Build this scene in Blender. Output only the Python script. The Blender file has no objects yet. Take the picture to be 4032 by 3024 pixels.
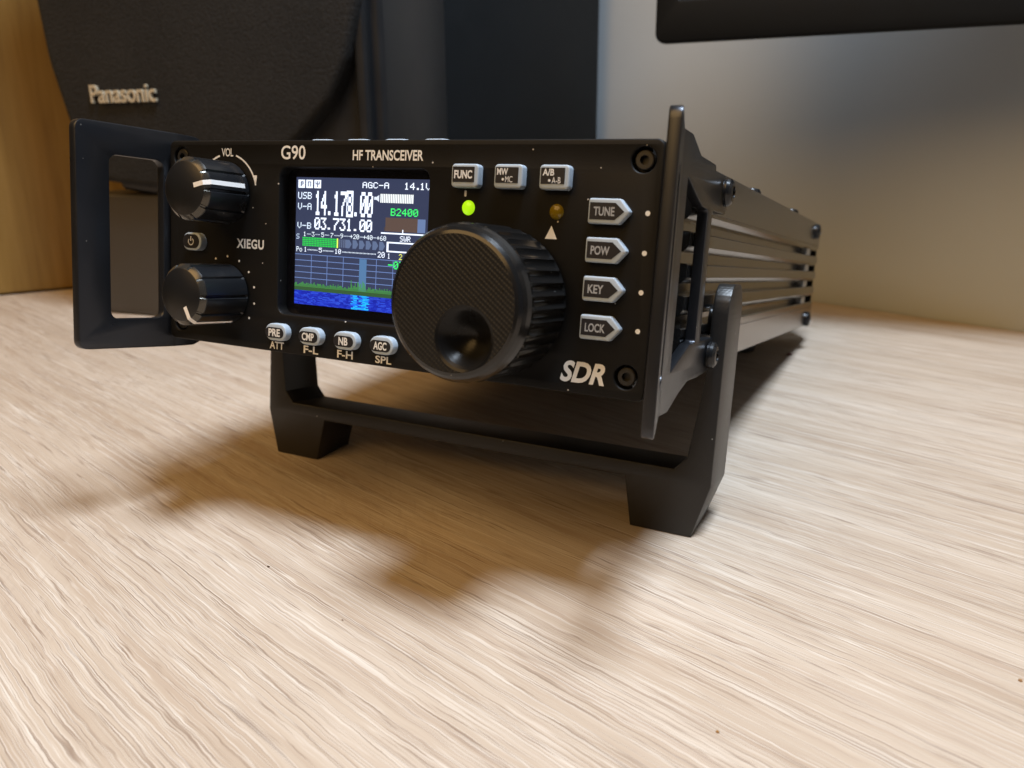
import bpy, bmesh, math, random
from mathutils import Vector, Matrix, geometry
random.seed(7)
sc = bpy.context.scene
MM = 0.001

# ------------------------------------------------------------------ camera
cam_d = bpy.data.cameras.new('camera')
cam = bpy.data.objects.new('camera', cam_d)
sc.collection.objects.link(cam)
RW = [[0.893086, 0.449796, -0.008981], [0.124991, -0.267251, -0.955486], [-0.432174, 0.852209, -0.294899]]
CL = [0.102532, -0.169982, 0.090254]
r, d, f = (Vector(v) for v in RW)
m = Matrix.Identity(4)
for i in range(3):
    m[i][0] = r[i]; m[i][1] = -d[i]; m[i][2] = -f[i]; m[i][3] = CL[i]
cam.matrix_world = m
cam_d.sensor_width = 36
cam_d.lens = 28.8171
cam_d.clip_start = 0.005
cam_d.clip_end = 20
cam_d.dof.use_dof = True
cam_d.dof.focus_distance = 0.170
cam_d.dof.aperture_fstop = 25
sc.camera = cam

# ------------------------------------------------------------------ world / lamps / exposure
w = bpy.data.worlds.new('World'); sc.world = w; w.use_nodes = True
nt = w.node_tree; nt.nodes.clear()
wo = nt.nodes.new('ShaderNodeOutputWorld'); bg = nt.nodes.new('ShaderNodeBackground')
tc = nt.nodes.new('ShaderNodeTexCoord'); sx = nt.nodes.new('ShaderNodeSeparateXYZ')
mr = nt.nodes.new('ShaderNodeMapRange'); mx = nt.nodes.new('ShaderNodeMix'); mx.data_type = 'RGBA'
nt.links.new(tc.outputs['Generated'], sx.inputs[0])
nt.links.new(sx.outputs['X'], mr.inputs['Value'])
mr.inputs['From Min'].default_value = 0.1; mr.inputs['From Max'].default_value = 1.0
mx.inputs['A'].default_value = (1.0, .72, .45, 1)      # warm side of the room
mx.inputs['B'].default_value = (.95, 1.45, 2.2, 1)      # cool side of the room
nt.links.new(mr.outputs[0], mx.inputs['Factor'])
nt.links.new(mx.outputs['Result'], bg.inputs['Color'])
bg.inputs['Strength'].default_value = 0.035
nt.links.new(bg.outputs[0], wo.inputs[0])

def area(name, loc, target, size, power, col, shape='DISK', sy=None):
    l = bpy.data.lights.new(name, 'AREA'); l.shape = shape; l.size = size
    if sy: l.size_y = sy
    l.energy = power; l.color = col
    o = bpy.data.objects.new(name, l); sc.collection.objects.link(o)
    o.location = loc
    o.rotation_euler = (Vector(target) - Vector(loc)).to_track_quat('-Z', 'Y').to_euler()
    return o
key = area('ceiling_lamp', (0.186, -0.025, 0.80), (-0.01, -0.05, 0), 0.225, 4.75, (.83, .965, 1.12))
key.data.spread = math.radians(125)
area('warm_fill', (-0.28, -0.90, 1.10), (0.05, 0.1, 0), 1.3, 15.0, (1, .60, .22))  # added soft fill standing in for warm ambient light, not a real lamp

sc.view_settings.view_transform = 'Standard'
sc.view_settings.look = 'None'
sc.view_settings.exposure = 0
sc.view_settings.gamma = 1
sc.view_settings.use_curve_mapping = False

# ------------------------------------------------------------------ materials
def mat(name, col, rough=.5, metal=0, spec=.5, emis=None, estr=0):
    M = bpy.data.materials.new(name); M.use_nodes = True
    b = M.node_tree.nodes['Principled BSDF']
    b.inputs['Base Color'].default_value = (*col, 1)
    b.inputs['Roughness'].default_value = rough
    b.inputs['Metallic'].default_value = metal
    b.inputs['Specular IOR Level'].default_value = spec
    if emis:
        b.inputs['Emission Color'].default_value = (*emis, 1)
        b.inputs['Emission Strength'].default_value = estr
    return M
def nd(M, t, **k):
    n = M.node_tree.nodes.new(t)
    for a, v in k.items(): setattr(n, a, v)
    return n
def lk(M, a, b): M.node_tree.links.new(a, b)
def bsdf(M): return M.node_tree.nodes['Principled BSDF']
def coords(M, rot=(0, 0, 0), scale=(1, 1, 1)):
    t = nd(M, 'ShaderNodeTexCoord')
    a = nd(M, 'ShaderNodeMapping'); a.inputs['Rotation'].default_value = rot
    b = nd(M, 'ShaderNodeMapping'); b.inputs['Scale'].default_value = scale
    lk(M, t.outputs['Object'], a.inputs['Vector']); lk(M, a.outputs[0], b.inputs['Vector'])
    return b.outputs[0]
def noise(M, vec, scale=5, detail=3, rough=.5, dist=0):
    n = nd(M, 'ShaderNodeTexNoise'); n.inputs['Scale'].default_value = scale
    n.inputs['Detail'].default_value = detail; n.inputs['Roughness'].default_value = rough
    n.inputs['Distortion'].default_value = dist
    lk(M, vec, n.inputs['Vector']); return n.outputs['Fac']
def ramp(M, fac, stops):
    n = nd(M, 'ShaderNodeValToRGB'); cr = n.color_ramp
    while len(cr.elements) < len(stops): cr.elements.new(.5)
    for e, (p, c) in zip(cr.elements, stops):
        e.position = p; e.color = (*c, 1) if isinstance(c, tuple) else (c, c, c, 1)
    lk(M, fac, n.inputs['Fac']); return n.outputs['Color']
def mix(M, fac, a, b, mode='MIX'):
    n = nd(M, 'ShaderNodeMix', data_type='RGBA', blend_type=mode)
    if isinstance(fac, (int, float)): n.inputs['Factor'].default_value = fac
    else: lk(M, fac, n.inputs['Factor'])
    for s, v in (('A', a), ('B', b)):
        if isinstance(v, tuple): n.inputs[s].default_value = (*v, 1)
        else: lk(M, v, n.inputs[s])
    return n.outputs['Result']
def math_(M, op, a, b=None):
    n = nd(M, 'ShaderNodeMath', operation=op)
    for i, v in enumerate((a, b)):
        if v is None: continue
        if isinstance(v, (int, float)): n.inputs[i].default_value = v
        else: lk(M, v, n.inputs[i])
    return n.outputs[0]
def bump(M, h, strength=.2, dist=.0002, normal=None):
    n = nd(M, 'ShaderNodeBump'); n.inputs['Strength'].default_value = strength
    n.inputs['Distance'].default_value = dist
    lk(M, h, n.inputs['Height'])
    if normal is not None: lk(M, normal, n.inputs['Normal'])
    lk(M, n.outputs[0], bsdf(M).inputs['Normal']); return n.outputs[0]

def grainy(name, col, rough, spec=.5, gscale=2500, gstr=.15, dust=0.0, metal=0, rvar=.22):
    """black painted / anodised surface: fine grain, uneven gloss, a few dust specks"""
    M = mat(name, col, rough, metal, spec)
    v = coords(M)
    g = noise(M, v, gscale, 2, .6)
    if gstr: bump(M, g, gstr, .0001)
    s = noise(M, v, 60, 4, .6)
    lk(M, math_(M, 'ADD', math_(M, 'MULTIPLY', s, rvar), rough - rvar / 2), bsdf(M).inputs['Roughness'])
    if dust:
        vo = nd(M, 'ShaderNodeTexVoronoi'); vo.inputs['Scale'].default_value = 260
        lk(M, v, vo.inputs['Vector'])
        lt = math_(M, 'LESS_THAN', vo.outputs['Distance'], dust)
        lk(M, mix(M, lt, col, (.42, .40, .37)), bsdf(M).inputs['Base Color'])
    return M
m_panel = grainy('black powder coat', (.0056, .0055, .0055), .50, .16, 3000, .12, .045)
m_handle = grainy('black handle paint', (.048, .051, .059), .32, .5, 2600, .02, .04, .85)
m_body = grainy('black anodised aluminium', (.145, .148, .152), .16, .5, 2200, .0, .03, .92, .04)
m_head = grainy('head casing black', (.010, .011, .013), .42, .5, 2200, .1, .04)
m_pale = mat('pale metal', (.42, .40, .36), .4, .6)
m_screw = grainy('black oxide steel', (.020, .021, .023), .26, .6, 1500, .05, 0, .6)
m_fpscrew = grainy('dull black screw', (.013, .012, .011), .40, .5, 1500, .05)
m_knob = grainy('black knob plastic', (.008, .009, .011), .30, .5, 1800, .05, .035)
m_chamfer = mat('turned knob edge', (.085, .08, .07), .22, .75)
m_white = mat('white silkscreen', (.68, .68, .66), .6)
m_pointer = mat('white pointer paint', (.78, .77, .76), .5)
m_button = mat('translucent white rubber', (.35, .42, .50), .48)
m_button.node_tree.nodes['Principled BSDF'].inputs['Subsurface Weight'].default_value = .15
m_button.node_tree.nodes['Principled BSDF'].inputs['Subsurface Radius'].default_value = (.001, .001, .001)
m_cap = mat('dark key cap', (.013, .013, .016), .42, 0, .35)
m_keytext = mat('key legend', (.66, .68, .70), .6)
m_keydim = mat('key legend dim', (.30, .32, .35), .6)
m_glass = mat('screen bezel black', (.004, .004, .006), .12, 0, .5)
m_well = mat('screen well black', (.006, .006, .008), .22, 0, .5)
m_ledg = mat('lit green led', (.30, .62, .02), .25, 0, .5, (.42, .86, .005), .78)
m_ledy = mat('unlit amber led', (.17, .12, .002), .16, 0, .5)
m_rubber = mat('rubber', (.015, .014, .014), .7)
m_port = mat('black port plastic', (.006, .006, .007), .2)
m_red = mat('port red mark', (.10, .02, .015), .4)

def tuning_mat():
    M = grainy('ribbed knob plastic', (.008, .008, .0082), .20, .5, 1800, .08, .03)
    return M
m_tknob = tuning_mat()
m_dimple = grainy('smooth dimple plastic', (.005, .005, .0052), .30, .22, 1800, .05)
def print_mat(name, rotz, freq, axis_rot):
    M = mat(name, (.0055, .0055, .0055), .46, 0, .3)
    v = coords(M, axis_rot)
    wv = nd(M, 'ShaderNodeTexWave', wave_type='BANDS', bands_direction='X', wave_profile='SIN')
    wv.inputs['Scale'].default_value = freq; wv.inputs['Distortion'].default_value = .4
    wv.inputs['Detail'].default_value = 1
    lk(M, v, wv.inputs['Vector'])
    n = noise(M, v, 900, 2)
    h = math_(M, 'ADD', wv.outputs['Fac'], math_(M, 'MULTIPLY', n, .5))
    v3 = coords(M, (0, math.radians(-38), 0))
    w3 = nd(M, 'ShaderNodeTexWave', wave_type='BANDS', bands_direction='X', wave_profile='SIN')
    w3.inputs['Scale'].default_value = freq * 1.3; w3.inputs['Distortion'].default_value = .6; lk(M, v3, w3.inputs['Vector'])
    bump(M, math_(M, 'ADD', h, math_(M, 'MULTIPLY', w3.outputs['Fac'], .55)), .6, .0001)
    return M
# knob face: diagonal extrusion lines of the print (line every 0.55 mm)
m_kface = print_mat('printed knob face', 0, 400, (0, math.radians(52), 0))
# stand: layer lines along the depth, one every 0.4 mm
def stand_mat():
    M = mat('printed black plastic', (.012, .011, .0105), .40)
    v = coords(M)
    wv = nd(M, 'ShaderNodeTexWave', wave_type='BANDS', bands_direction='Y', wave_profile='SIN')
    wv.inputs['Scale'].default_value = 500; lk(M, v, wv.inputs['Vector'])
    v2 = coords(M, (0, math.radians(-40), 0))
    w2 = nd(M, 'ShaderNodeTexWave', wave_type='BANDS', bands_direction='X', wave_profile='SIN')
    w2.inputs['Scale'].default_value = 420; lk(M, v2, w2.inputs['Vector'])
    n = noise(M, v, 700, 2)
    h = math_(M, 'ADD', math_(M, 'ADD', wv.outputs['Fac'], math_(M, 'MULTIPLY', w2.outputs['Fac'], .5)), n)
    bump(M, h, .22, .0001)
    vo = nd(M, 'ShaderNodeTexVoronoi'); vo.inputs['Scale'].default_value = 300
    lk(M, v, vo.inputs['Vector'])
    lt = math_(M, 'LESS_THAN', vo.outputs['Distance'], .05)
    lk(M, mix(M, lt, (.012, .011, .0105), (.35, .34, .32)), bsdf(M).inputs['Base Color'])
    return M
m_stand = stand_mat()

def lcd_mat():
    M = mat('lit display', (.01, .01, .012), .2)
    a = nd(M, 'ShaderNodeAttribute', attribute_name='Col')
    lk(M, a.outputs['Color'], bsdf(M).inputs['Emission Color'])
    bsdf(M).inputs['Emission Strength'].default_value = 1.25
    return M
m_lcd = lcd_mat()

def desk_mat():
    M = mat('limed oak laminate', (.5, .4, .3), .42, 0, .4)
    g = math.radians(17)
    v0 = coords(M, (0, 0, g))
    # wander of the grain: a slow sideways shift of the lines
    wn = nd(M, 'ShaderNodeTexNoise'); wn.inputs['Scale'].default_value = 5; wn.inputs['Detail'].default_value = 3
    lk(M, v0, wn.inputs['Vector'])
    sh = math_(M, 'MULTIPLY', math_(M, 'SUBTRACT', wn.outputs['Fac'], .5), .008)
    cmb = nd(M, 'ShaderNodeCombineXYZ'); lk(M, sh, cmb.inputs['Y'])
    wn2 = nd(M, 'ShaderNodeTexNoise'); wn2.inputs['Scale'].default_value = 160; wn2.inputs['Detail'].default_value = 4
    lk(M, v0, wn2.inputs['Vector'])
    sh2 = math_(M, 'MULTIPLY', math_(M, 'SUBTRACT', wn2.outputs['Fac'], .5), .0009)
    cmb2 = nd(M, 'ShaderNodeCombineXYZ'); lk(M, sh2, cmb2.inputs['Y'])
    va = nd(M, 'ShaderNodeVectorMath', operation='ADD'); lk(M, v0, va.inputs[0]); lk(M, cmb.outputs[0], va.inputs[1])
    vb = nd(M, 'ShaderNodeVectorMath', operation='ADD'); lk(M, va.outputs[0], vb.inputs[0]); lk(M, cmb2.outputs[0], vb.inputs[1])
    def st(sx_, sy_, off=0):
        n = nd(M, 'ShaderNodeMapping'); n.inputs['Scale'].default_value = (sx_, sy_, 1)
        n.inputs['Location'].default_value = (off, off * 1.7, 0)
        lk(M, vb.outputs[0], n.inputs['Vector']); return n.outputs[0]
    broad = noise(M, st(4, 55), 1, 3, .55)
    mid = noise(M, st(9, 240, 3), 1, 4, .6)
    fine = noise(M, st(60, 2600, 7), 1, 3, .6)
    c = ramp(M, broad, [(.30, (.365, .275, .195)), (.52, (.45, .36, .275)), (.72, (.53, .445, .36))])
    c = mix(M, math_(M, 'MULTIPLY', ramp(M, mid, [(.40, .0), (.70, 1.0)]), .55), c, (.575, .495, .41))
    c = mix(M, math_(M, 'MULTIPLY', ramp(M, mid, [(.30, 1.0), (.48, .0)]), .45), c, (.37, .275, .205))
    c = mix(M, math_(M, 'MULTIPLY', ramp(M, fine, [(.42, 1.0), (.56, .0)]), .22), c, (.36, .27, .205))
    # pores and growth lines: thin contour lines of long stretched noise, a dark line with a limed line beside it
    hgt = None
    for i, (sx1, sy1, off, wd, dk1, lt1) in enumerate(((3.2, 330, 23, .0080, .72, .36), (6.5, 620, 41, .012, .62, .34), (13, 1150, 57, .018, .45, .26))):
        n = noise(M, st(sx1, sy1, off), 1, 2.5, .5)
        br = noise(M, st(sx1 * 4.5, sy1 * .5, off + 5), 1, 2, .5)
        brk = ramp(M, br, [(.36, .0), (.47, 1.0)])
        e = math_(M, 'ABSOLUTE', math_(M, 'SUBTRACT', n, .47))
        dark = math_(M, 'MULTIPLY', ramp(M, e, [(wd * .35, 1.0), (wd, .0)]), brk)
        e2 = math_(M, 'ABSOLUTE', math_(M, 'SUBTRACT', n, .47 + wd * 2.1))
        lite = math_(M, 'MULTIPLY', ramp(M, e2, [(wd * .5, 1.0), (wd * 1.2, .0)]), brk)
        c = mix(M, math_(M, 'MULTIPLY', lite, lt1), c, (.74, .69, .62))
        c = mix(M, math_(M, 'MULTIPLY', dark, dk1), c, (.20, .135, .095))
        hgt = dark if hgt is None else math_(M, 'ADD', hgt, dark)
    # saw marks crossing the grain, in patches
    vs = nd(M, 'ShaderNodeMapping'); vs.inputs['Rotation'].default_value = (0, 0, math.radians(36)); vs.inputs['Scale'].default_value = (1, 1, 1)
    lk(M, v0, vs.inputs['Vector'])
    vs2 = nd(M, 'ShaderNodeMapping'); vs2.inputs['Scale'].default_value = (70, 420, 1); lk(M, vs.outputs[0], vs2.inputs['Vector'])
    saw = noise(M, vs2.outputs[0], 1, 2, .5)
    patch = noise(M, st(9, 16, 31), 1, 2, .5)
    pm = ramp(M, patch, [(.50, .0), (.62, 1.0)])
    c = mix(M, math_(M, 'MULTIPLY', math_(M, 'MULTIPLY', ramp(M, saw, [(.34, 1.0), (.39, .0)]), pm), .28), c, (.36, .28, .225))
    c = mix(M, math_(M, 'MULTIPLY', math_(M, 'MULTIPLY', ramp(M, saw, [(.58, .0), (.68, 1.0)]), pm), .06), c, (.76, .71, .64))
    lk(M, c, bsdf(M).inputs['Base Color'])
    bump(M, math_(M, 'SUBTRACT', math_(M, 'MULTIPLY', fine, .4), math_(M, 'MULTIPLY', hgt, .7)), .25, .0003)
    bsdf(M).inputs['Roughness'].default_value = .6
    bsdf(M).inputs['Specular IOR Level'].default_value = .25
    return M
m_desk = desk_mat()

def board_mat():
    M = mat('orange oak veneer', (.3, .15, .05), .45)
    v = coords(M, (0, 0, 0), (120, 120, 9))
    n = noise(M, v, 1, 5, .6)
    c = ramp(M, n, [(.3, (.19, .105, .022)), (.5, (.25, .15, .035)), (.7, (.30, .185, .05))])
    lk(M, c, bsdf(M).inputs['Base Color']); bump(M, n, .1, .0003)
    return M
m_board = board_mat()
def wall_mat():
    M = mat('grey wall paint', (.30, .295, .28), .7)
    v = coords(M)
    n = noise(M, v, 6, 3)
    lk(M, ramp(M, n, [(.3, (.405, .435, .455)), (.7, (.43, .46, .48))]), bsdf(M).inputs['Base Color'])
    bump(M, noise(M, v, 350, 3), .10, .0004)
    return M
m_wall = wall_mat()
def cloth_mat():
    M = mat('speaker cloth', (.05, .045, .04), .9, 0, .2)
    v = coords(M)
    n = noise(M, v, 900, 2); n2 = noise(M, v, 30, 3)
    f_ = math_(M, 'ADD', math_(M, 'MULTIPLY', n, .7), math_(M, 'MULTIPLY', n2, .3))
    lk(M, ramp(M, f_, [(.35, (.0125, .0127, .0132)), (.65, (.0225, .0222, .0222))]), bsdf(M).inputs['Base Color'])
    bump(M, n, .5, .0008)
    return M
m_cloth = cloth_mat()
m_spk = grainy('speaker cabinet black', (.012, .013, .015), .34, .5, 900, .08)
m_spkbase = grainy('speaker plinth plastic', (.045, .040, .035), .45, .5, 900, .08)
m_box = grainy('black box panel', (.005, .0068, .0085), .5, .3, 700, .1)
m_mon = grainy('monitor plastic', (.004, .0045, .005), .55, .12, 700, .05)
m_monscr = mat('monitor glass', (.006, .008, .010), .12)
m_badge = mat('brushed badge', (.62, .54, .40), .35, .35)

# ------------------------------------------------------------------ mesh builder
class MB:
    def __init__(s): s.v = []; s.f = []; s.m = []; s.c = []
    def add(s, vs, fs, mi=0, col=None):
        o = len(s.v); s.v += [tuple(v) for v in vs]
        for f_ in fs: s.f.append(tuple(i + o for i in f_)); s.m.append(mi); s.c.append(col)
        return s
    def mesh(s, name, mats, angle=35, recalc=True):
        me = bpy.data.meshes.new(name)
        me.from_pydata([tuple(c * MM for c in v) for v in s.v], [], s.f)
        for M in (mats if isinstance(mats, (list, tuple)) else [mats]): me.materials.append(M)
        me.polygons.foreach_set('material_index', s.m)
        if any(c is not None for c in s.c):
            ca = me.color_attributes.new('Col', 'FLOAT_COLOR', 'CORNER')
            for p_, c in zip(me.polygons, s.c):
                for li in p_.loop_indices: ca.data[li].color = (*(c or (0, 0, 0)), 1)
        if recalc:
            bm = bmesh.new(); bm.from_mesh(me)
            bmesh.ops.recalc_face_normals(bm, faces=bm.faces); bm.to_mesh(me); bm.free()
        me.polygons.foreach_set('use_smooth', [True] * len(me.polygons))
        me.set_sharp_from_angle(angle=math.radians(angle)); me.update()
        return me
    def build(s, name, mats, parent=None, angle=35, recalc=True):
        o = bpy.data.objects.new(name, s.mesh(name, mats, angle, recalc)); sc.collection.objects.link(o)
        if parent: o.parent = parent
        return o
def tag(o, label=None, cat=None, group=None, kind=None):
    if label: o['label'] = label
    if cat: o['category'] = cat
    if group: o['group'] = group
    if kind: o['kind'] = kind
    return o
def empty(name, loc=(0, 0, 0), rot=(0, 0, 0)):
    o = bpy.data.objects.new(name, None); sc.collection.objects.link(o)
    o.location = loc; o.rotation_euler = rot; o.empty_display_size = .01
    return o

def area2(L): return sum(L[i][0] * L[(i + 1) % len(L)][1] - L[(i + 1) % len(L)][0] * L[i][1] for i in range(len(L))) / 2
def inset(L, d):
    """move every vertex of a CCW loop inward by d (a hole given CW grows outward from the material the same way)"""
    n = len(L); R = []
    for i in range(n):
        p, a, b = Vector(L[i]), Vector(L[i - 1]), Vector(L[(i + 1) % n])
        e1 = (p - a).normalized(); e2 = (b - p).normalized()
        n1 = Vector((-e1.y, e1.x)); n2 = Vector((-e2.y, e2.x))
        k = n1 + n2; q = max(k.dot(k) / 2, .25)
        R.append(tuple(p + k * (d / q)))
    return R
def cap(mb, loops, fn, mi):
    flat = [q for L in loops for q in L]
    tris = geometry.tessellate_polygon([[Vector((a, b, 0)) for a, b in L] for L in loops])
    mb.add([fn(a, b) for a, b in flat], tris, mi)
def prism(mb, loops, t0, t1, fn, bev0=0, bev1=0, seg=2, mi=0, caps=(True, True), mi0=None):
    """loops: outer first, holes after (2D); thickness runs t0 -> t1; fn(a,b,t)->xyz; bev = rounded edge at either end"""
    loops = [L if (area2(L) > 0) == (i == 0) else L[::-1] for i, L in enumerate(loops)]
    prof = []
    if bev0:
        for k in range(seg + 1):
            a = math.pi / 2 * k / seg; prof.append((bev0 * (1 - math.sin(a)), t0 + bev0 * (1 - math.cos(a))))
    else: prof.append((0, t0))
    if bev1:
        for k in range(seg + 1):
            a = math.pi / 2 * k / seg; prof.append((bev1 * (1 - math.cos(a)), t1 - bev1 * (1 - math.sin(a))))
    else: prof.append((0, t1))
    rings = [[inset(L, d) if d else L for L in loops] for d, t in prof]
    for j in range(len(prof) - 1):
        for A, B in zip(rings[j], rings[j + 1]):
            n = len(A)
            mb.add([fn(a, b, prof[j][1]) for a, b in A] + [fn(a, b, prof[j + 1][1]) for a, b in B],
                   [(i, (i + 1) % n, n + (i + 1) % n, n + i) for i in range(n)], mi)
    if caps[0]: cap(mb, rings[0], lambda a, b: fn(a, b, prof[0][1]), mi if mi0 is None else mi0)
    if caps[1]: cap(mb, rings[-1], lambda a, b: fn(a, b, prof[-1][1]), mi)
    return mb
def weld(mb, tol=1e-4):
    key = {}; idx = []; nv = []
    for v in mb.v:
        k = tuple(round(c / tol) for c in v)
        if k not in key: key[k] = len(nv); nv.append(v)
        idx.append(key[k])
    F, Mi, C = [], [], []
    for f_, m_, c in zip(mb.f, mb.m, mb.c):
        g = [idx[i] for i in f_]
        g = [q for i, q in enumerate(g) if q != g[i - 1]]
        if len(set(g)) >= 3: F.append(tuple(g)); Mi.append(m_); C.append(c)
    mb.v, mb.f, mb.m, mb.c = nv, F, Mi, C
    return mb
def rrect(x0, x1, z0, z1, r, n=6):
    r = min(r, (x1 - x0) / 2 - 1e-4, (z1 - z0) / 2 - 1e-4); L = []
    for cx, cz, a0 in ((x1 - r, z1 - r, 0), (x0 + r, z1 - r, 90), (x0 + r, z0 + r, 180), (x1 - r, z0 + r, 270)):
        for k in range(n + 1):
            a = math.radians(a0 + 90 * k / n); L.append((cx + r * math.cos(a), cz + r * math.sin(a)))
    return L
def roundpoly(P, r, n=4):
    """P list of (x,z[,r]) with corners rounded"""
    L = []; N = len(P)
    for i in range(N):
        p = Vector(P[i][:2]); a = Vector(P[i - 1][:2]); b = Vector(P[(i + 1) % N][:2])
        rr = P[i][2] if len(P[i]) > 2 else r
        u = (a - p); v = (b - p); lu, lv = u.length, v.length; u /= lu; v /= lv
        ang = u.angle(v)
        if rr <= 0 or ang > 3.12: L.append(tuple(p)); continue
        t = min(rr / math.tan(ang / 2), lu * .49, lv * .49)
        s, e = p + u * t, p + v * t
        for k in range(n + 1):
            q = k / n; L.append(tuple(s * (1 - q) ** 2 + p * (2 * q * (1 - q)) + e * q * q))
    return L
def circ(cx, cz, r, n=24): return [(cx + r * math.cos(2 * math.pi * k / n), cz + r * math.sin(2 * math.pi * k / n)) for k in range(n)]
def lathe(mb, prof, fn, n=48, mis=None, close=(True, True)):
    """prof list of (r, t); fn(r*cos, r*sin, t)"""
    rings = []
    for r_, t in prof:
        rings.append([fn(r_ * math.cos(2 * math.pi * k / n), r_ * math.sin(2 * math.pi * k / n), t) for k in range(n)])
    for j in range(len(rings) - 1):
        mb.add(rings[j] + rings[j + 1], [(k, (k + 1) % n, n + (k + 1) % n, n + k) for k in range(n)], mis[j] if mis else 0)
    if close[0]: mb.add(rings[0], [tuple(range(n))], mis[0] if mis else 0)
    if close[1]: mb.add(rings[-1], [tuple(range(n))], mis[-1] if mis else 0)
    return mb
def boxm(mb, x0, x1, y0, y1, z0, z1, mi=0, fn=lambda *a: a):
    v = [fn(x, y, z) for x in (x0, x1) for y in (y0, y1) for z in (z0, z1)]
    mb.add(v, [(0, 1, 3, 2), (4, 6, 7, 5), (0, 4, 5, 1), (2, 3, 7, 6), (0, 2, 6, 4), (1, 5, 7, 3)], mi)
    return mb

_tx = {}
def glyphs(s, bold=0.0, shear=0.0, extrude=0.0, space=1.0):
    k = (s, bold, shear, extrude, space)
    if k in _tx: return _tx[k]
    c = bpy.data.curves.new('t', 'FONT'); c.body = s; c.offset = bold; c.shear = shear
    c.extrude = extrude; c.resolution_u = 4; c.space_character = space
    o = bpy.data.objects.new('t', c); sc.collection.objects.link(o)
    bpy.context.view_layer.update()
    me = bpy.data.meshes.new_from_object(o.evaluated_get(bpy.context.evaluated_depsgraph_get()))
    V = [tuple(v.co) for v in me.vertices]; F = [tuple(p_.vertices) for p_ in me.polygons]
    bpy.data.objects.remove(o); bpy.data.meshes.remove(me); bpy.data.curves.remove(c)
    _tx[k] = (V, F); return V, F
def text(mb, s, x0, x1, z0, z1, fn, mi=0, bold=.012, shear=0, space=1.0):
    V, F = glyphs(s, bold, shear, 0, space)
    xs = [v[0] for v in V]; ys = [v[1] for v in V]
    ax, bx, ay, by = min(xs), max(xs), min(ys), max(ys)
    mb.add([fn(x0 + (v[0] - ax) / (bx - ax) * (x1 - x0), z0 + (v[1] - ay) / (by - ay) * (z1 - z0)) for v in V], F, mi)
    return mb

# =================================================================== the setting
MW = lambda x, y, z: (x, y, z)
TH = math.radians(-19.5)
UW = Vector((math.cos(TH), math.sin(TH), 0)); VW = Vector((-math.sin(TH), math.cos(TH), 0))
WP = Vector((54, 296, 0))
def wallpt(a, b, h): return tuple(WP + UW * a + VW * b + Vector((0, 0, h)))
# desk slab: front edge out of view, back edge against the wall
dk = MB()
P = [(-640, -420), (640, -420), tuple((WP + UW * 640 - VW * 1.0)[:2]), tuple((WP - UW * 800 - VW * 1.0)[:2])]
prism(dk, [P], -22, 0, lambda a, b, t: (a, b, t), 0, 0)
tag(dk.build('desk', m_desk), 'pale limed oak laminate desk top with brown grain lines', 'desk', kind='structure')
wl = MB()
prism(wl, [[(-900, -300), (760, -300), (760, 700), (-900, 700)]], 0, 40, lambda a, b, t: wallpt(a, t, b))
tag(wl.build('wall', m_wall), 'plain grey painted wall behind the desk', 'wall', kind='structure')

# =================================================================== radio
TILT = math.radians(-9)
OX = (0, 40, -37.6)                    # front bottom edge of the stand feet, on the desk
radio = empty('transceiver', (0, 0, 0), (TILT, 0, 0))
tag(radio, 'black radio transceiver with lit blue screen, propped up on its stand on the desk', 'radio')
def L(x, y, z): return (x - OX[0], y - OX[1], z - OX[2])   # panel millimetres -> radio local
def FR(a, b, t): return L(a, t, b)

# front panel: plate with screen window and four screw counterbores
H = 46.0
WIN = (-26.3, 12.3, 8.3, 40.3)
SCR = [(-56.3, 42.4), (56.3, 42.4), (-56.3, 3.8), (56.3, 3.8)]
holes = [rrect(WIN[0], WIN[1], WIN[2], WIN[3], 2.0)] + [circ(x, z, 2.25) for x, z in SCR]
fp = prism(MB(), [rrect(-60, 60, -.5, H, 1.6)] + holes, 0, 3.4, FR, .35, .2, 3)
front = weld(fp).build('front_panel', m_panel, radio)
# printed lettering on the panel
tm = MB(); TF = lambda x, z: L(x, -.05, z)
text(tm, 'VOL', -43.4, -39.9, 42.45, 44.25, TF, space=.95)
text(tm, 'G90', -25.9, -19.15, 41.9, 44.85, TF)
text(tm, 'HF TRANSCEIVER', -6.6, 10.75, 41.85, 43.95, TF, bold=.022)
text(tm, 'XIEGU', -38.6, -30.5, 22.15, 24.3, TF, bold=.028, space=1.12)
text(tm, 'ATT', -28.3, -24.2, .15, 1.85, TF, bold=.02); text(tm, 'F-L', -18.5, -14.4, .15, 1.85, TF, bold=.02)
text(tm, 'F-H', -9.2, -5.0, .15, 1.85, TF, bold=.02); text(tm, 'SPL', .9, 5.0, .15, 1.75, TF, bold=.02)
text(tm, 'SDR', 43.4, 52.3, 1.6, 5.7, TF, bold=.035, shear=.28)
def strip(mb, pts, wd, fn):
    for i in range(len(pts) - 1):
        a, b = Vector(pts[i]), Vector(pts[i + 1]); n = (b - a).normalized(); n = Vector((-n.y, n.x)) * wd / 2
        q = [a + n, b + n, b - n, a - n]; mb.add([fn(*p_) for p_ in q], [(0, 1, 2, 3)])
KX, K1Z, K2Z = -41.6, 34.3, 11.5
arc = lambda a0, a1, r, n=14: [(KX + r * math.cos(math.radians(a0 + (a1 - a0) * k / n)), K1Z + r * math.sin(math.radians(a0 + (a1 - a0) * k / n))) for k in range(n + 1)]
strip(tm, arc(106, 122, 8.6, 5), .42, TF); strip(tm, arc(73, 13, 8.7), .36, TF)
tm.add([TF(-33.7, 38.4), TF(-32.75, 38.4), TF(-33.1, 36.1)], [(0, 1, 2)])
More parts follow.
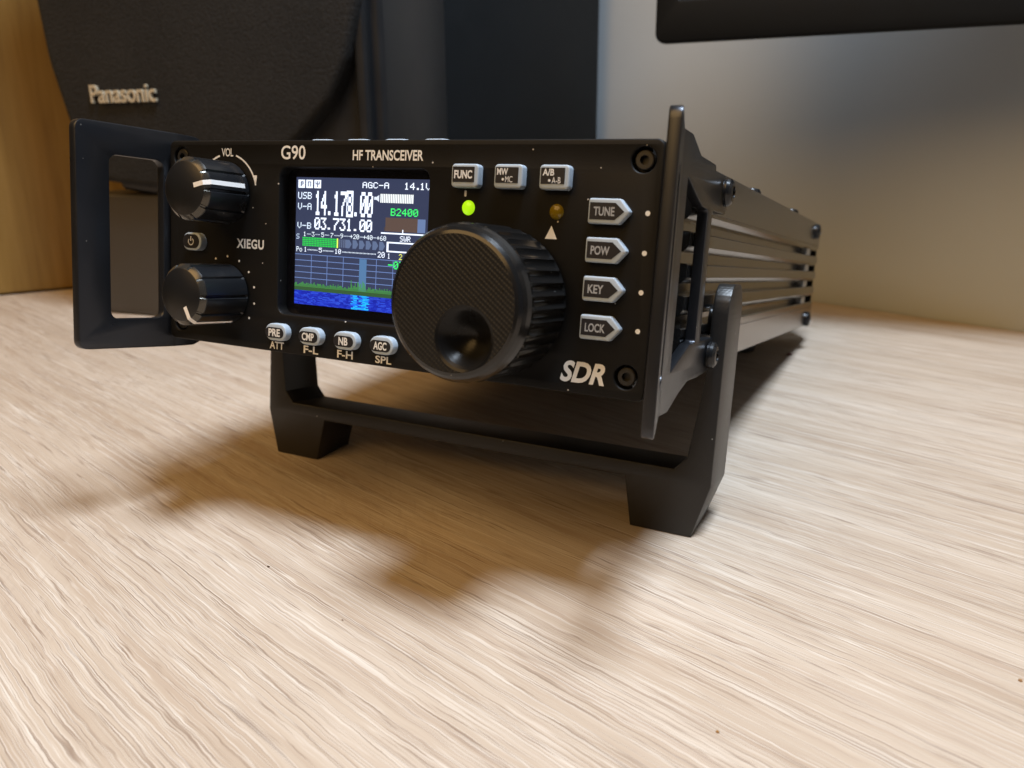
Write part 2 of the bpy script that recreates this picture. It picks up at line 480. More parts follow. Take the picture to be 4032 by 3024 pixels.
for a in range(-36, 300, 25):
    if a < 130: tm.add([TF(*q) for q in circ(KX + 8.6 * math.cos(math.radians(a)), K2Z + 8.6 * math.sin(math.radians(a)), .27, 10)], [tuple(range(10))])
for z in (33.2, 26.25, 19.3, 12.35): tm.add([TF(*q) for q in circ(57.85, z, .46, 16)], [tuple(range(16))])
tm.add([TF(39.55, 30.35), TF(38.35, 27.9), TF(40.8, 27.9)], [(0, 1, 2)])
tm.add([TF(*q) for q in rrect(20.55, 21.05, 35.15, 36.35, .2, 3)], [tuple(range(16))])
tm.build('printed_lettering', m_white, front)

# ---- screen: well, black glass, lit display
sw = prism(MB(), [rrect(WIN[0] + .02, WIN[1] - .02, WIN[2] + .02, WIN[3] - .02, 2.0)], 2.9, 3.3, FR)
screen = weld(sw).build('screen', m_glass, radio)
PIX = {
 '0':'0E11131519110E','1':'040C040404040E','2':'0E11010204081F','3':'1F02040201110E','4':'02060A121F0202','5':'1F101E0101110E',
 '6':'0608101E11110E','7':'1F010204080808','8':'0E11110E11110E','9':'0E11110F01020C','A':'0E11111F111111','B':'1E11111E11111E',
 'C':'0E11101010110E','G':'0E11101711110F','K':'11121418141211','P':'1E11111E101010','S':'0F10100E01011E','U':'1111111111110E',
 'V':'11111111110A04','W':'1111111515150A','R':'1E11111E141211','N':'11191513111111','o':'00000E1111110E','-':'0000001F000000',
 '+':'0004041F040400','.':'000000000C0C00','M':'111B1515111111'}
PIX['.'] = '00000000000606'
WH = (.92, 1.0, 1.15)
dm = MB(); DY = [2.84]
def rect(x0, x1, z0, z1, c, dy=0.0):
    y = 2.84 - dy
    dm.add([L(x0, y, z0), L(x1, y, z0), L(x1, y, z1), L(x0, y, z1)], [(0, 1, 2, 3)], 0, c)
def ptext(s, x0, x1, z0, z1, c=WH, dy=.02, gapf=1.0, fat=1.0):
    cols = []
    for ch in s:
        wd = 3 if ch == '.' else 5
        cols.append((ch, wd))
    tot = sum(w_ + gapf for _, w_ in cols) - gapf
    px = (x1 - x0) / tot; pz = (z1 - z0) / 7; x = x0
    for ch, wd in cols:
        if ch != ' ':
            g = PIX[ch]
            for r_ in range(7):
                bits = int(g[2 * r_:2 * r_ + 2], 16)
                b0 = 0
                for cc in range(wd):
                    sh = 4 - cc if wd == 5 else 3 - cc
                    if bits >> sh & 1:
                        rect(x + cc * px, x + (cc + fat) * px, z1 - (r_ + 1) * pz, z1 - r_ * pz, c, dy)
        x += (wd + gapf) * px
LX0, LX1, LZ0, LZ1 = -23.95, 11.2, 10.65, 38.5
rect(LX0, LX1, LZ0, LZ1, (.030, .040, .085))
GRN = (.05, .95, .16); BLU = (.14, .22, .48)
for x0 in (-23.4, -21.2, -18.95):
    rect(x0, x0 + 1.85, 36.2, 37.95, WH, .02)
dk_ = (.05, .07, .14)
rect(-22.75, -22.45, 36.5, 37.6, dk_, .04); rect(-22.75, -22.0, 37.35, 37.6, dk_, .04); rect(-22.2, -21.95, 36.95, 37.6, dk_, .04); rect(-22.75, -22.0, 36.9, 37.1, dk_, .04)
rect(-20.75, -20.5, 36.5, 37.6, dk_, .04); rect(-20.05, -19.8, 36.5, 37.6, dk_, .04); rect(-20.75, -19.8, 37.4, 37.6, dk_, .04)
rect(-18.15, -17.9, 36.4, 37.7, dk_, .04); rect(-18.6, -18.4, 37.1, 37.65, dk_, .04); rect(-17.65, -17.45, 37.1, 37.65, dk_, .04); rect(-18.6, -17.45, 37.0, 37.2, dk_, .04)
ptext('AGC-A', -6.0, .75, 36.5, 37.75); ptext('14.1V', 4.55, 11.0, 36.4, 37.8)
ptext('USB', -23.4, -19.6, 33.85, 35.3, (.80, .92, 1.1)); ptext('V-A', -23.4, -19.6, 31.5, 32.95, (.72, .84, 1.0)); ptext('V-B', -23.45, -19.6, 27.4, 28.75, (.72, .84, 1.0))
def big(spec, z0, z1, fat):
    for ch, x0, x1 in spec:
        if ch == '.': rect(x0, x1, z0 + .1, z0 + .1 + (z1 - z0) * .16, WH, .02)
        else: ptext(ch, x0, x1, z0, z1, WH, .02, fat=fat)
big([('1', -18.7, -17.2), ('4', -17.0, -15.5), ('.', -15.0, -14.35), ('1', -13.65, -12.0), ('7', -11.7, -10.2), ('.', -7.95, -7.3), ('0', -6.5, -5.0), ('0', -4.8, -3.3)], 30.45, 35.65, 1.45)
rect(-10.1, -8.3, 30.3, 35.85, WH, .02); ptext('8', -9.85, -8.6, 30.9, 35.2, dk_, .04, fat=1.0)
big([('0', -18.7, -17.2), ('3', -16.95, -15.5), ('.', -15.0, -14.35), ('7', -13.6, -12.05), ('3', -11.8, -10.3), ('1', -10.0, -8.6), ('.', -7.95, -7.3), ('0', -6.5, -5.0), ('0', -4.8, -3.3)], 27.35, 29.95, 1.35)
for k in range(7): rect(-2.85 + .18 * k, -2.85 + .18 * k + .13, 34.45 - max(.3, .11 * k), 34.45 + max(.3, .11 * k), WH, .02)
k = 0; x = -1.3
while x < 6.7: rect(x, x + .3, 33.6, 35.4, (.95, 1.0, 1.0), .02); x += .44
ptext('B2400', 1.45, 8.2, 31.0, 32.5, GRN)
rect(.2, 8.2, 27.75, 30.6, (.095, .062, .052), .02); rect(8.2, 10.1, 27.75, 30.5, (.12, .18, .34), .02); rect(-.1, .3, 27.75, 28.6, (.06, .045, .05), .01)
rect(-.85, 10.6, 27.2, 27.5, WH, .03); rect(4.5, 4.75, 27.2, 28.2, WH, .03)
ptext('S', -23.7, -22.85, 25.1, 26.2, (.5, .62, .8))
for t_, x0 in (('1', -21.7), ('3', -19.35), ('5', -16.7), ('7', -14.15), ('9', -11.5)): ptext(t_, x0, x0 + .75, 25.75, 26.75, (.8, .9, 1.0))
for t_, x0 in (('+20', -8.9), ('+40', -5.4), ('+60', -1.9)): ptext(t_, x0, x0 + 2.4, 25.75, 26.75, (.8, .9, 1.0))
for a, b in ((-20.7, -19.6), (-18.3, -17.0), (-15.7, -14.4), (-13.1, -11.7), (-10.5, -9.1), (-6.3, -5.5), (-2.9, -2.0)):
    x = a
    while x < b: rect(x, x + .16, 26.15, 26.35, (.7, .8, .95), .02); x += .33
x = -21.9
while x < -12.5:
    z = 23.65
    while z < 25.6: rect(x, x + .33, z, z + .30, (.02, .62, .07), .02); z += .40
    x += .44
rect(-12.4, -12.05, 23.6, 25.65, (.9, .95, .12), .02)
for x0 in (-11.75, -11.2, -10.65, -10.2): rect(x0, x0 + .32, 23.75, 25.5, (.10, .13, .22), .02)
for k in range(6):
    x0 = -9.9 + 1.74 * k
    dm.add([L(a, 2.82, b) for a, b in ((x0, 23.7), (x0 + .9, 23.7), (x0 + 1.5, 24.6), (x0 + .9, 25.5), (x0, 25.5))], [(0, 1, 2, 3, 4)], 0, (.10, .14, .25))
ptext('Po', -23.6, -22.0, 22.3, 23.4, (.8, .9, 1.0)); ptext('1', -21.4, -20.7, 22.35, 23.4); ptext('5', -17.3, -16.4, 22.4, 23.4); ptext('10', -12.9, -11.2, 22.35, 23.4); ptext('20', -1.5, .3, 22.2, 23.4)
for a, b in ((-20.4, -17.7), (-16.0, -13.3), (-10.8, -2.1)):
    x = a
    while x < b: rect(x, x + .18, 22.7, 22.95, (.75, .85, 1.0), .02); x += .36
ptext('SWR', 4.0, 6.6, 25.8, 26.9)
rect(.7, 10.5, 25.3, 25.6, WH, .02); rect(.7, 10.5, 23.45, 23.75, WH, .02); rect(.7, 1.2, 23.5, 25.5, WH, .02)
ptext('1', 1.0, 1.7, 22.1, 23.2); ptext('2', 3.9, 4.7, 22.0, 23.2, (.8, .85, .15)); ptext('-07', 1.25, 5.2, 20.0, 21.6, GRN)
for z in (21.75, 20.45, 19.15, 17.83, 16.52): rect(LX0, LX1, z - .07, z + .07, BLU, .01)
for x in (-19.3, -14.9, -10.5, -6.1, -1.75, 2.5, 6.9): rect(x - .07, x + .07, 15.3, 21.75, BLU, .011)
rect(-6.2, -4.3, 14.0, 21.6, (.075, .17, .33), .015)
rect(LX0, LX1, 13.75, 14.6, (.028, .085, .03), .02)
x = LX0
while x < LX1:
    hgt = 15.0 + random.random() * .55 + (.6 if -8.4 < x < -4.2 else 0) * random.random() * 2.2
    z = 14.6
    while z < hgt: rect(x, min(x + .22, LX1), z, z + .17, (.05, .22, .045) if z < 15.0 else (.05, .26, .05), .022); z += .23
    x += .22
z = 13.9
while z > LZ0:
    x = LX0; z0 = max(z - .24, LZ0)
    while x < LX1:
        wd = .35 + random.random() * .9; b = random.random()
        c = (.004 + .02 * b * b, .014 + .06 * b * b, .30 + .30 * b)
        if -8.4 < x < -6.7 or -6.2 < x < -4.2: c = (.01, .10 + .42 * random.random(), .75 + .2 * b)
        rect(x, min(x + wd, LX1), z0, z, c, .012); x += wd
    z -= .24
dm.build('display', m_lcd, screen, recalc=False)

# ---- front screws
def fscrew(x, z):
    mb = MB()
    lathe(mb, [(1.75, 2.6), (1.75, .55), (1.55, .35), (.85, .35), (.8, 1.5), (.05, 1.5)], lambda a, b, t: L(x + a, t, z + b), 24)
    return mb.build('screw', m_fpscrew, radio)
for x, z in SCR: fscrew(x, z)

# ---- small knobs
def small_knob(z, ln, ang):
    n = 200; fl = 10
    def flute(k):
        a = (k / n * fl) % 1.0
        return .42 if abs(a - .5) < .055 else 0
    prof = [(6.95, -.5), (6.95, -1.0), (6.75, -ln + 1.25), (6.62, -ln + 1.1), (5.75, -ln + .08), (5.6, -ln), (.02, -ln)]
    mb = MB(); rings = []
    for j, (r_, t) in enumerate(prof):
        R_ = []
        for k in range(n):
            rr = r_ - (flute(k) if j in (1, 2, 3) else 0)
            a = 2 * math.pi * k / n + .3
            R_.append(L(KX + rr * math.cos(a), t, z + rr * math.sin(a)))
        rings.append(R_)
    for j in range(len(prof) - 1):
        mb.add(rings[j] + rings[j + 1], [(k, (k + 1) % n, n + (k + 1) % n, n + k) for k in range(n)], 1 if j == 3 else 0)
    kb = weld(mb).build('control_knob', [m_knob, m_chamfer], radio, 30)
    # white pointer line over face, edge and flank
    pp = [(2.9, -ln - .05), (5.65, -ln - .05), (6.70, -ln + 1.12), (6.82, -ln + 1.25), (7.0, -1.6)]
    pm_ = MB(); ca, sa = math.cos(math.radians(ang)), math.sin(math.radians(ang)); hw = .5
    V = []
    for r_, t in pp:
        for s in (-1, 1): V.append(L(KX + r_ * ca - s * hw * sa, t, z + r_ * sa + s * hw * ca))
    pm_.add(V, [(2 * i, 2 * i + 1, 2 * i + 3, 2 * i + 2) for i in range(len(pp) - 1)])
    pm_.build('pointer_mark', m_pointer, kb)
small_knob(K1Z, 12.4, 13); small_knob(K2Z, 13.4, -62)

# ---- tuning knob with ribs, rounded printed face and a finger dimple
def tuning_knob():
    KX_, KZ_, R, ln = 29.8, 15.5, 14.35, 18.3
    n = 39 * 8; mb = MB()
    prof = [(R - .3, -.8, 0), (R, -1.4, 1), (R, -ln + 4.2, 1), (R - .05, -ln + 3.6, .7), (R - .22, -ln + 2.6, 0), (R - .55, -ln + 1.6, 0), (R - 1.0, -ln + .75, 0), (R - 1.6, -ln + .22, 0), (R - 2.2, -ln, 0)]
    # two fine print rings on the rounded shoulder
    rings = []
    for r_, t, g in prof:
        ring = []
        for k in range(n):
            ph = (k % 8) / 8.0
            rr = r_ - g * .62 * (0.5 - 0.5 * math.cos(2 * math.pi * ph)) ** .42
            a = 2 * math.pi * k / n
            ring.append(L(KX_ + rr * math.cos(a), t, KZ_ + rr * math.sin(a)))
        rings.append(ring)
    for j in range(len(rings) - 1):
        mb.add(rings[j] + rings[j + 1], [(k, (k + 1) % n, n + (k + 1) % n, n + k) for k in range(n)], 0)
    # face: polar grid about the dimple centre out to the rim
    da = math.radians(-66); dr = 5.9; dd = 6.4
    cx, cz = dd * math.cos(da), dd * math.sin(da)
    Rf = R - 2.2
    def far(a):   # distance from dimple centre to face rim
        ux, uz = math.cos(a), math.sin(a); b = cx * ux + cz * uz
        return -b + math.sqrt(max(b * b - (cx * cx + cz * cz - Rf * Rf), 1e-6))
    depth = 4.3
    bowl = [(q / 12.0) for q in range(13)]
    def ringpts(fn_):
        return [fn_(2 * math.pi * k / n) for k in range(n)]
    fr = []
    for q in bowl:
        rr = dr * q
        y = -ln + depth * (1 - q * q) ** 1.6
        fr.append(ringpts(lambda a, rr=rr, y=y: L(KX_ + cx + min(rr, far(a) - .02 * (1)) * math.cos(a), y, KZ_ + cz + min(rr, far(a) - .02) * math.sin(a))))
    for q in (.1, .35, .7, 1.0):
        def fo(a, q=q):
            F_ = far(a); r0 = min(dr, F_ - .02); rr = r0 + (F_ - r0) * q
            return L(KX_ + cx + rr * math.cos(a), -ln, KZ_ + cz + rr * math.sin(a))
        fr.append(ringpts(fo))
    for j in range(len(fr) - 1):
        mb.add(fr[j] + fr[j + 1], [(k, (k + 1) % n, n + (k + 1) % n, n + k) for k in range(n)], 2 if j < 12 else 1)
    return mb.build('tuning_knob', [m_tknob, m_kface, m_dimple], radio, 40)
tuning_knob()

# ---- keys
def key(outline, capline, h, legends, mname='push_button', dim=False):
    b = weld(prism(MB(), [outline], -h, 1.0, FR, .32, 0, 3)).build(mname, m_button, radio, 50)
    c = MB(); prism(c, [capline], -h - .07, -h + .1, FR)
    for s, x0, x1, z0, z1, bo in legends:
        if s == '*': c.add([L(x, -h - .11, z) for x, z in circ((x0 + x1) / 2, (z0 + z1) / 2, (x1 - x0) / 2, 14)], [tuple(range(14))], 1)
        elif s == 'power':
            cx, cz = (x0 + x1) / 2, (z0 + z1) / 2; r_ = (x1 - x0) / 2
            pts = [(cx + r_ * math.sin(math.radians(a)), cz + r_ * math.cos(math.radians(a))) for a in range(38, 323, 15)]
            strip(c, pts, .17, lambda x, z: L(x, -h - .11, z)); strip(c, [(cx, cz + .1), (cx, cz + r_ * 1.5)], .2, lambda x, z: L(x, -h - .11, z))
            for i in range(len(c.m) - len(pts), len(c.m)): c.m[i] = 1
        else: text(c, s, x0, x1, z0, z1, lambda x, z: L(x, -h - .11, z), 1, bo)
    c.build('key_label', [m_cap, m_keydim if dim else m_keytext], b)
    return b
hk = 1.8
for s, x0, x1 in (('PRE', -28.15, -22.1), ('CMP', -18.6, -12.55), ('NB', -9.05, -2.95), ('AGC', .5, 6.5)):
    wd = 3.3 if len(s) == 3 else 2.4; cx = x0 + 2.75
    key(rrect(x0, x1, 2.3, 6.1, 1.9, 8), rrect(x0 + .12, x0 + 5.35, 2.9, 5.25, 1.17, 8), hk, [(s, cx - wd / 2, cx + wd / 2, 3.25, 4.95, .03)])
key(rrect(-54.0, -48.0, 20.9, 25.0, 2.0, 8), rrect(-53.8, -48.65, 21.4, 24.6, 1.58, 8), 1.7, [('power', -52.0, -50.4, 22.1, 23.8, 0)])
ftx = {0: [('FUNC', 19.15, 23.1, 38.4, 40.0, .035)], 1: [('MW', 28.45, 30.75, 39.2, 40.45, .025), ('*', 29.5, 30.0, 38.15, 38.65, 0), ('MC', 30.25, 31.75, 37.85, 39.0, .0)],
       2: [('A/B', 37.9, 40.2, 39.2, 40.45, .025), ('*', 39.05, 39.55, 38.1, 38.6, 0), ('A-B', 39.8, 41.55, 37.85, 38.95, 0)]}
for i, x0 in enumerate((18.45, 27.8, 37.2)):
    key(rrect(x0, x0 + 5.95, 36.75, 41.2, .75), rrect(x0 + .35, x0 + 5.1, 37.75, 40.65, .12), hk, ftx[i])
for s, z, wd in (('TUNE', 33.25, 3.95), ('POW', 26.35, 3.6), ('KEY', 19.4, 3.0), ('LOCK', 12.4, 3.9)):
    o = roundpoly([(47.15, z - 2.25), (53.1, z - 2.25), (55.1, z), (53.1, z + 2.25), (47.15, z + 2.25)], .55)
    cp = [(47.5, z - 1.5), (52.3, z - 1.5), (54.0, z), (52.3, z + 1.5), (47.5, z + 1.5)]
    key(o, cp, 1.5, [(s, 48.25, 48.25 + wd, z - .85, z + .75, .025)], dim=True)
# keys on the top of the head
for x0 in (-24.0, -14.1, -4.1, 5.8):
    weld(prism(MB(), [rrect(x0, x0 + 6.3, 6.5, 10.3, 1.8, 6)], 45, 47.15, lambda a, b, t: L(a, b, t), 0, .4, 3)).build('push_button', m_button, radio, 50)

# ---- leds
def led(x, z, M, name, h=.75):
    mb = MB(); prof = [(1.55, .8)] + [(1.5 * math.cos(math.radians(a)), .25 - h * math.sin(math.radians(a)) * 1.2) for a in range(0, 90, 15)] + [(.03, .25 - h * 1.2)]
    lathe(mb, prof, lambda a, b, t: L(x + a, t, z + b), 24)
    return mb.build(name, M, radio, 60)
tag(led(21.6, 33.05, m_ledg, 'indicator_led'), 'glowing green indicator led')
tag(led(40.35, 32.9, m_ledy, 'indicator_led'), 'unlit amber indicator led')

# ---- head unit casing behind the panel, seen through the handle cut-outs
hd = MB(); prism(hd, [rrect(-56.8, 56.8, 1.0, 45.2, 1.2)], 3.4, 21, FR)
head = weld(hd).build('head_casing', m_head, radio)
for s in (-1, 1):
    pj = MB(); X0 = s * 56.8
    fx = lambda a, b, t, s=s, X0=X0: L(X0 + s * t, a, b)
    prism(pj, [roundpoly([(7.5, 8.5), (14.5, 8.5), (14.5, 22.0), (7.5, 22.0)], .5)] + [roundpoly([(8.5, 9.6), (13.4, 9.6), (13.4, 20.6), (8.5, 20.6)], .3)], 0, 1.6, fx)
    boxm(pj, 10.6, 11.3, 10.0, 18.5, 0, 1.1, 0, lambda a, b, t, fx=fx: fx(a, b, t))
    boxm(pj, 9.0, 9.5, 13.0, 14.4, 0, 1.3, 1, lambda a, b, t, fx=fx: fx(a, b, t))
    weld(pj).build('port', [m_port, m_red], head)
    sm = MB(); lathe(sm, [(2.4, 0), (2.4, .9), (1.9, 1.5), (1.0, 1.6), (.9, .7), (.03, .7)], lambda a, b, t, fx=fx: fx(12.5 + a, 29.5 + b, t), 20)
    sm.build('screw', m_screw, head)

# ---- main body: finned extrusion
bx = 60.2
prof = [(1.4, bx)]
def fin(z0, z1):  # groove from z0 to z1, 3 mm deep, rounded lower lip on the fin above
    return [(z0 - .25, bx), (z0, bx - .3), (z0 + .1, bx - 3.2), (z1 - .95, bx - 3.2), (z1 - .8, bx - 1.0), (z1 - .2, bx - .45), (z1 + .45, bx)]
right = [(1.9, bx - .5), (2.4, bx), (9.6, bx), (9.75, bx - .25), (10.05, bx - .25), (10.2, bx)]
for a, b in ((11.9, 15.2), (18.5, 21.7), (24.9, 28.1), (31.3, 34.5)): right += fin(a, b)
right += [(35.4, bx), (35.55, bx - .2), (35.75, bx - .2), (35.9, bx), (44.4, bx), (44.9, bx - .15), (45.2, bx - .7)]
outl = [(x, z) for z, x in right] + [(-x, z) for z, x in reversed(right)]
bd = MB(); prism(bd, [outl], 21, 240, FR)
body = weld(bd).build('body', m_body, radio, 25)
# pale metal-toned blocks in the fin grooves near the rear, and the rear panel
for s in (-1, 1):
    for zc in (13.4, 20.0, 26.4, 32.8):
        q = MB(); boxm(q, s * (bx - 3.1), s * (bx - .35), 206, 216, zc - 1.35, zc + 1.05, 0, L)
        q.build('groove_block', m_pale, body)
bk = MB(); prism(bk, [rrect(-59.4, 59.4, 1.6, 44.6, 1)], 240, 242, FR, 0, .3, 2); weld(bk).build('rear_panel', m_panel, radio)
def side_screw(s, y, z, r_=3.1, X=bx, parent=None):
    q = MB(); lathe(q, [(r_, 0), (r_, .7), (r_ * .92, 1.3), (r_ * .7, 1.75), (r_ * .42, 1.9), (r_ * .38, .9), (.03, .9)], lambda a, b, t: L(s * (X + t), y + a, z + b), 28)
    return q.build('screw', m_screw, parent or radio)
for s in (-1, 1):
    side_screw(s, 224, 41.3); side_screw(s, 224, 5.0)
for y in (100, 178):
    for x in (-56, 56):
        q = MB(); lathe(q, [(2.8, 45.2), (2.8, 45.9), (2.3, 46.8), (1.0, 47.1), (.9, 46.3), (.03, 46.3)], lambda a, b, t: L(x + a, y + b, t), 20)
        q.build('screw', m_screw, radio)
ts = MB(); boxm(ts, -46, 46, 60, 226, 45.21, 45.9, 0, L); ts.build('top_plate', m_body, radio)
# rear feet
for x in (-38, 38):
    q = MB(); y0 = 212
    zb = -37.6 + (y0 - 40) * math.tan(math.radians(9)) + .25
    lathe(q, [(4.6, 1.5), (4.9, zb + 2.5), (4.3, zb + .5), (.03, zb + .45)], lambda a, b, t: L(x + a, y0 + b, t + max(0, 0) + b * math.tan(math.radians(9)) * (1 if t < 0 else 0)), 24)
    q.build('rubber_foot', m_rubber, radio)

# ---- side handles: flared plate with grip window and connector cut-out, bent at the panel
def handle(s):
    outer = roundpoly([(-20, -2.8, 2.2), (7.6, -3.0, 2.5), (14.8, -.2, .8), (21, 1.5, 1), (29, 1.4, 1.2), (40.1, 2.2, 2.6), (40.1, 9.2, 1.0), (28.3, 9.2, .8),
                       (28.3, 35.8, .8), (40.1, 35.8, 1.0), (40.1, 43.7, 2.6), (28.1, 43.7, .3), (27.6, 44.9, .7), (15.4, 45.1, 1), (8.2, 48.0, 2.5), (-20, 48.1, 2.2)], .5, 5)
    w1 = rrect(-13.0, -.9, 4.1, 41.2, 1.8, 5)
    w2 = roundpoly([(7.2, 40.4, .3), (7.2, 4.7, .3), (17.4, 8.2, 1.2), (19.8, 9.0, .8), (24.0, 9.2, .8), (24.0, 35.8, .8), (19.8, 36.0, .8), (16.4, 37.0, 1.2)], .5, 4)
    mb = weld(prism(MB(), [outer, w1, w2], 0, 2.15, lambda a, b, t: (a, b, t), .25, .25, 2))
    me = bpy.data.meshes.new('tmp'); me.from_pydata(mb.v, [], mb.f)
    bm = bmesh.new(); bm.from_mesh(me)
    for yb in (1.0, 2.0, 3.0):
        bmesh.ops.bisect_plane(bm, geom=bm.verts[:] + bm.edges[:] + bm.faces[:], plane_co=(yb, 0, 0), plane_no=(1, 0, 0))
    tn = math.tan(math.radians(14.3))
    for v in bm.verts:
        y, z, t = v.co
        k = 3.0 - y
        off = 0 if k <= 0 else (k * k / 4 * tn if k < 2 else (k - 1) * tn)
        v.co = L(s * (60.4 + t + off), y, z)
        v.co = v.co * MM
    bmesh.ops.recalc_face_normals(bm, faces=bm.faces)
    me2 = bpy.data.meshes.new('side_handle'); bm.to_mesh(me2); bm.free(); bpy.data.meshes.remove(me)
    me2.materials.append(m_handle)
    me2.polygons.foreach_set('use_smooth', [True] * len(me2.polygons)); me2.set_sharp_from_angle(angle=math.radians(38))
    o = bpy.data.objects.new('side_handle', me2); sc.collection.objects.link(o); o.parent = radio
    for z in (40.3, 5.6): side_screw(s, 36.6, z, 3.0, 62.8, o)
    return o
handle(-1); handle(1)

# ---- printed stand: two arms, cross bar and two feet, one frame
def stand():
    y0, y1 = 40.4, 55.0
    def floor(y): return -37.6 + (y - 40) * math.tan(math.radians(9)) + .06
    outl = [(-65.4, 21.0), (-61.7, 21.0), (-61.7, 0), (-60.6, -9), (-59.3, -18.8), (-56.6, -21.9), (56.6, -21.9), (59.3, -18.8), (60.6, -9), (61.7, 0), (61.7, 21.0), (65.4, 21.0),
            (65.4, -24.8), (61.9, -37.6), (47.2, -37.6), (44.9, -25.6), (-44.9, -25.6), (-47.2, -37.6), (-61.9, -37.6), (-65.4, -24.8)]
    mb = weld(prism(MB(), [outl], y0, y1, lambda a, b, t: (a, t, b), .35, .35, 2))
    me = bpy.data.meshes.new('tmp'); me.from_pydata(mb.v, [], mb.f); bm = bmesh.new(); bm.from_mesh(me)
    # slice so the arm tops can be rounded in side view and the soles cut to the desk
    for zc in (20.5, 19.5, 18.2, 16.6, 14.5):
        bmesh.ops.bisect_plane(bm, geom=bm.verts[:] + bm.edges[:] + bm.faces[:], plane_co=(0, 0, zc), plane_no=(0, 0, 1))
    for v in bm.verts:
        x, y, z = v.co
        if z > 14.4:
            q = min(1, (z - 14.4) / 6.6); sh = 5.2 * (1 - math.sqrt(max(0, 1 - q * q)))
            mid = (y0 + y1) / 2
            y = y + sh if y < mid else y - sh
        if z < -25.7:
            k = (z + 25.6) / (-37.6 + 25.6); z = -25.6 + k * (floor(y) + 25.6)
        v.co = Vector(L(x, y, z)) * MM
    bmesh.ops.recalc_face_normals(bm, faces=bm.faces)
    me2 = bpy.data.meshes.new('stand'); bm.to_mesh(me2); bm.free(); bpy.data.meshes.remove(me)
    me2.materials.append(m_stand)
    me2.polygons.foreach_set('use_smooth', [True] * len(me2.polygons)); me2.set_sharp_from_angle(angle=math.radians(30))
    ob = bpy.data.objects.new('stand', me2); sc.collection.objects.link(ob); ob.parent = radio
    for s in (-1, 1):
        q = MB(); lathe(q, [(3.6, bx - .1), (3.6, 61.75), (2.0, 61.8)], lambda a, b, t: L(s * t, 47.7 + a, 12.5 + b), 20); q.build('pivot_bolt', m_screw, ob)
    return ob
stand()

# =================================================================== things around it
# wooden board at the left
bd_h = math.radians(58); bu = Vector((math.cos(bd_h), math.sin(bd_h), 0)); bn = Vector((-bu.y, bu.x, 0))
b0 = Vector((-382, 121, 0))
q = MB(); prism(q, [rrect(-230, 330, 1.2, 620, 1.5, 3)], 0, 18, lambda a, b, t: tuple(b0 + bu * a + bn * t + Vector((0, 0, b))), .8, .8, 2)
tag(weld(q).build('wooden_board', m_board), 'orange brown wooden side board standing at the left edge of the desk', 'board')

# speaker
sh_ = math.radians(6.9); su = Vector((math.cos(sh_), math.sin(sh_), 0)); sv = Vector((-su.y, su.x, 0)); sb = Vector((-240, 112, 0))
def SP(a, b, t): return tuple(sb + su * a + sv * t + Vector((0, 0, b)))
spk = empty('speaker', tuple(Vector(SP(50, 0, 40)) * MM))
tag(spk, 'dark brown cloth fronted loudspeaker with a raised metal name badge', 'speaker')
spk_inv = Matrix.Translation(-Vector(SP(50, 0, 40)))
def SPl(a, b, t): return tuple(Vector(SP(a, b, t)) - Vector(SP(50, 0, 40)))
grille = [(-52, 255, 6), (-51, 190, 60), (-47, 125, 60), (-39, 92, 30), (-28, 69, 8), (0, 66, 20), (48, 65, 30), (88, 86, 30), (107, 103, 20), (117, 120, 20), (124, 142, 20), (128, 180, 30), (129, 255, 6)]
q = prism(MB(), [roundpoly(grille, 8, 6)], 0, 16, SPl, 3.5, 0, 4); weld(q).build('grille', m_cloth, spk, 45)
fr_ = [(-48, 250), (-46, 150), (-36, 92), (-22, 64), (2, 60), (60, 55), (126, 55), (129, 62), (129, 250)]
q = prism(MB(), [roundpoly(fr_, 3, 4)], 10, 76, SPl, 2.5, 2, 3); weld(q).build('cabinet', m_spk, spk, 40)
q = prism(MB(), [rrect(118.5, 124.0, 58, 248, 2.0, 4)], 4.0, 12, SPl, 1.5, 0, 3); weld(q).build('trim', m_spk, spk)
q = prism(MB(), [rrect(-50, 122, 0.3, 62, 5, 4)], 7, 74, SPl, 2, 2, 3); weld(q).build('plinth', m_spkbase, spk)
V, F = glyphs('Panasonic', .02, 0, .0, 1.0)
xs = [v[0] for v in V]; ys = [v[1] for v in V]
mb_ = MB()
V3, F3 = glyphs('Panasonic', .012, 0, .08, 1.0)
xs = [v[0] for v in V3]; ys = [v[1] for v in V3]; zs = [v[2] for v in V3]
mb_.add([SPl(-21.3 + (v[0] - min(xs)) / (max(xs) - min(xs)) * 38.5, 104.6 + (v[1] - min(ys)) / (max(ys) - min(ys)) * 8.2, -1.2 + (.5 - (v[2] - min(zs)) / (max(zs) - min(zs))) * 1.4) for v in V3], F3)
mb_.build('name_badge', m_badge, spk, 30)

# tall black box behind the radio
bq = Vector((-132, 215, 0))
q = MB(); prism(q, [rrect(-96, 0, .5, 420, 1.5, 3)], 0, 124, lambda a, b, t: tuple(bq + UW * a + VW * t + Vector((0, 0, b))), 1.2, 1.2, 2)
tag(weld(q).build('black_box', m_box), 'tall plain black box standing upright between the speaker and the wall', 'box')

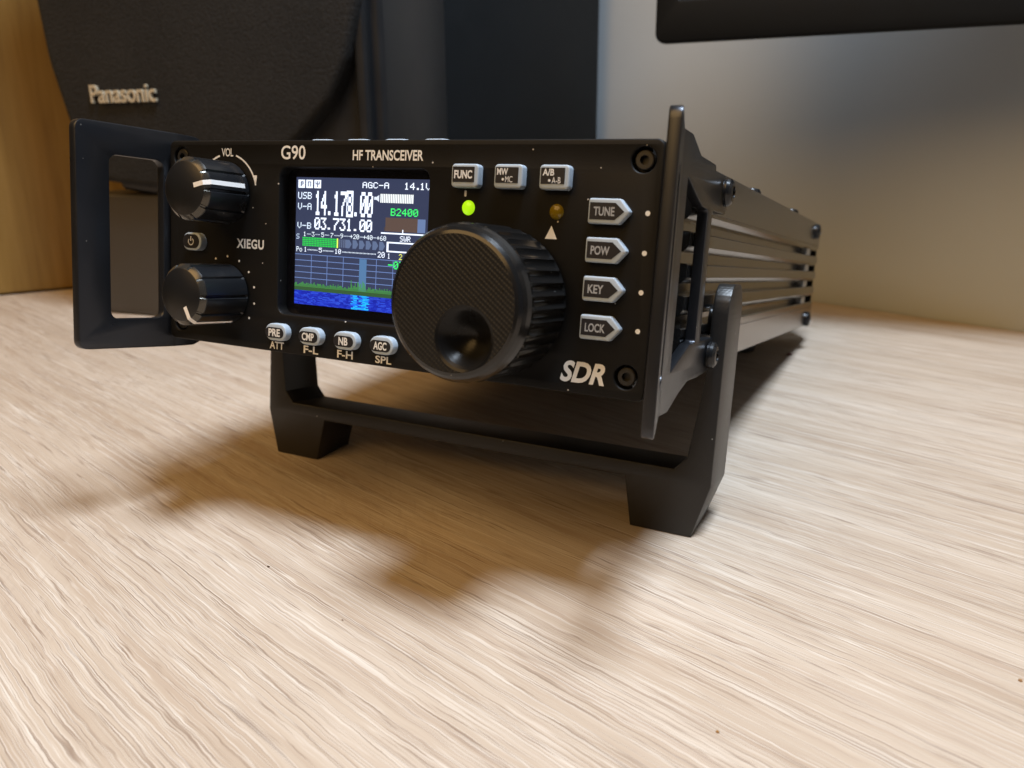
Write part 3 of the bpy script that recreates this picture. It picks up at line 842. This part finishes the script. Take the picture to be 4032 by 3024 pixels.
# monitor, its lower left corner in view
mon = empty('monitor', (.19, .225, 0))
tag(mon, 'black monitor of which only the lower left corner shows above the radio', 'monitor')
ML = lambda a, b, t: (a - 190, t - 225, b)
q = prism(MB(), [rrect(-16, 262, 126.2, 300, 4.5, 6)] + [rrect(-6, 252, 143.5, 290, 1, 3)], 205, 209, ML, 1.2, 0, 3); weld(q).build('bezel', m_mon, mon)
q = prism(MB(), [rrect(-14.5, 260.5, 127.7, 298.5, 4, 6)], 207, 222, ML, 0, 4, 4); weld(q).build('rear_shell', m_mon, mon)
q = MB(); boxm(q, -6, 252, 205.5, 206.9, 143.5, 290, 0, lambda x, y, z: (x - 190, y - 225, z)); q.build('screen', m_monscr, mon)
q = MB(); boxm(q, 180, 200, 212, 218, 3, 160, 0, lambda x, y, z: (x - 190, y - 225, z)); q.build('neck', m_mon, mon)
q = MB(); prism(q, [rrect(165, 215, 200, 228, 6, 5)], .2, 4, lambda a, b, t: (a - 190, b - 225, t), 0, 1, 2); weld(q).build('base', m_mon, mon)

# crumbs
def crumb(x, y, sx_, sy_, h, col, label, seed):
    rnd = random.Random(seed); mb = MB(); n = 7
    R0 = [(math.cos(2 * math.pi * k / n) * sx_ * (.6 + .6 * rnd.random()), math.sin(2 * math.pi * k / n) * sy_ * (.6 + .6 * rnd.random())) for k in range(n)]
    V = [(a, b, 0.02) for a, b in R0] + [(a * .8, b * .8, h * (.5 + .5 * rnd.random())) for a, b in R0] + [(0, 0, h)]
    F = [(k, (k + 1) % n, n + (k + 1) % n, n + k) for k in range(n)] + [(n + k, n + (k + 1) % n, 2 * n) for k in range(n)] + [tuple(range(n))]
    mb.add(V, F); ob = mb.build('crumb', mat('crumb', col, .7), None, 50); ob.location = (x * MM, y * MM, 0)
    tag(ob, label, 'crumb', 'crumbs on the desk')
crumb(-17.0, -52.4, .45, .25, .3, (.06, .035, .02), 'dark speck of dust on the desk left of the radio shadow', 1)
crumb(10.3, -61.7, .25, .12, .15, (.10, .05, .03), 'tiny dark speck on the bare desk nearest the front edge', 2)
crumb(82.6, -60.7, .4, .3, .35, (.30, .15, .03), 'golden brown crumb on the desk in front of the right stand foot', 3)
crumb(125.9, -25.7, .4, .35, .4, (.28, .16, .07), 'brown crumb at the right end of the desk, farthest right', 4)
crumb(56.5, 176, 1.3, 1.0, 1.1, (.09, .02, .015), 'dark red crumb on the desk beside the rear of the radio', 5)
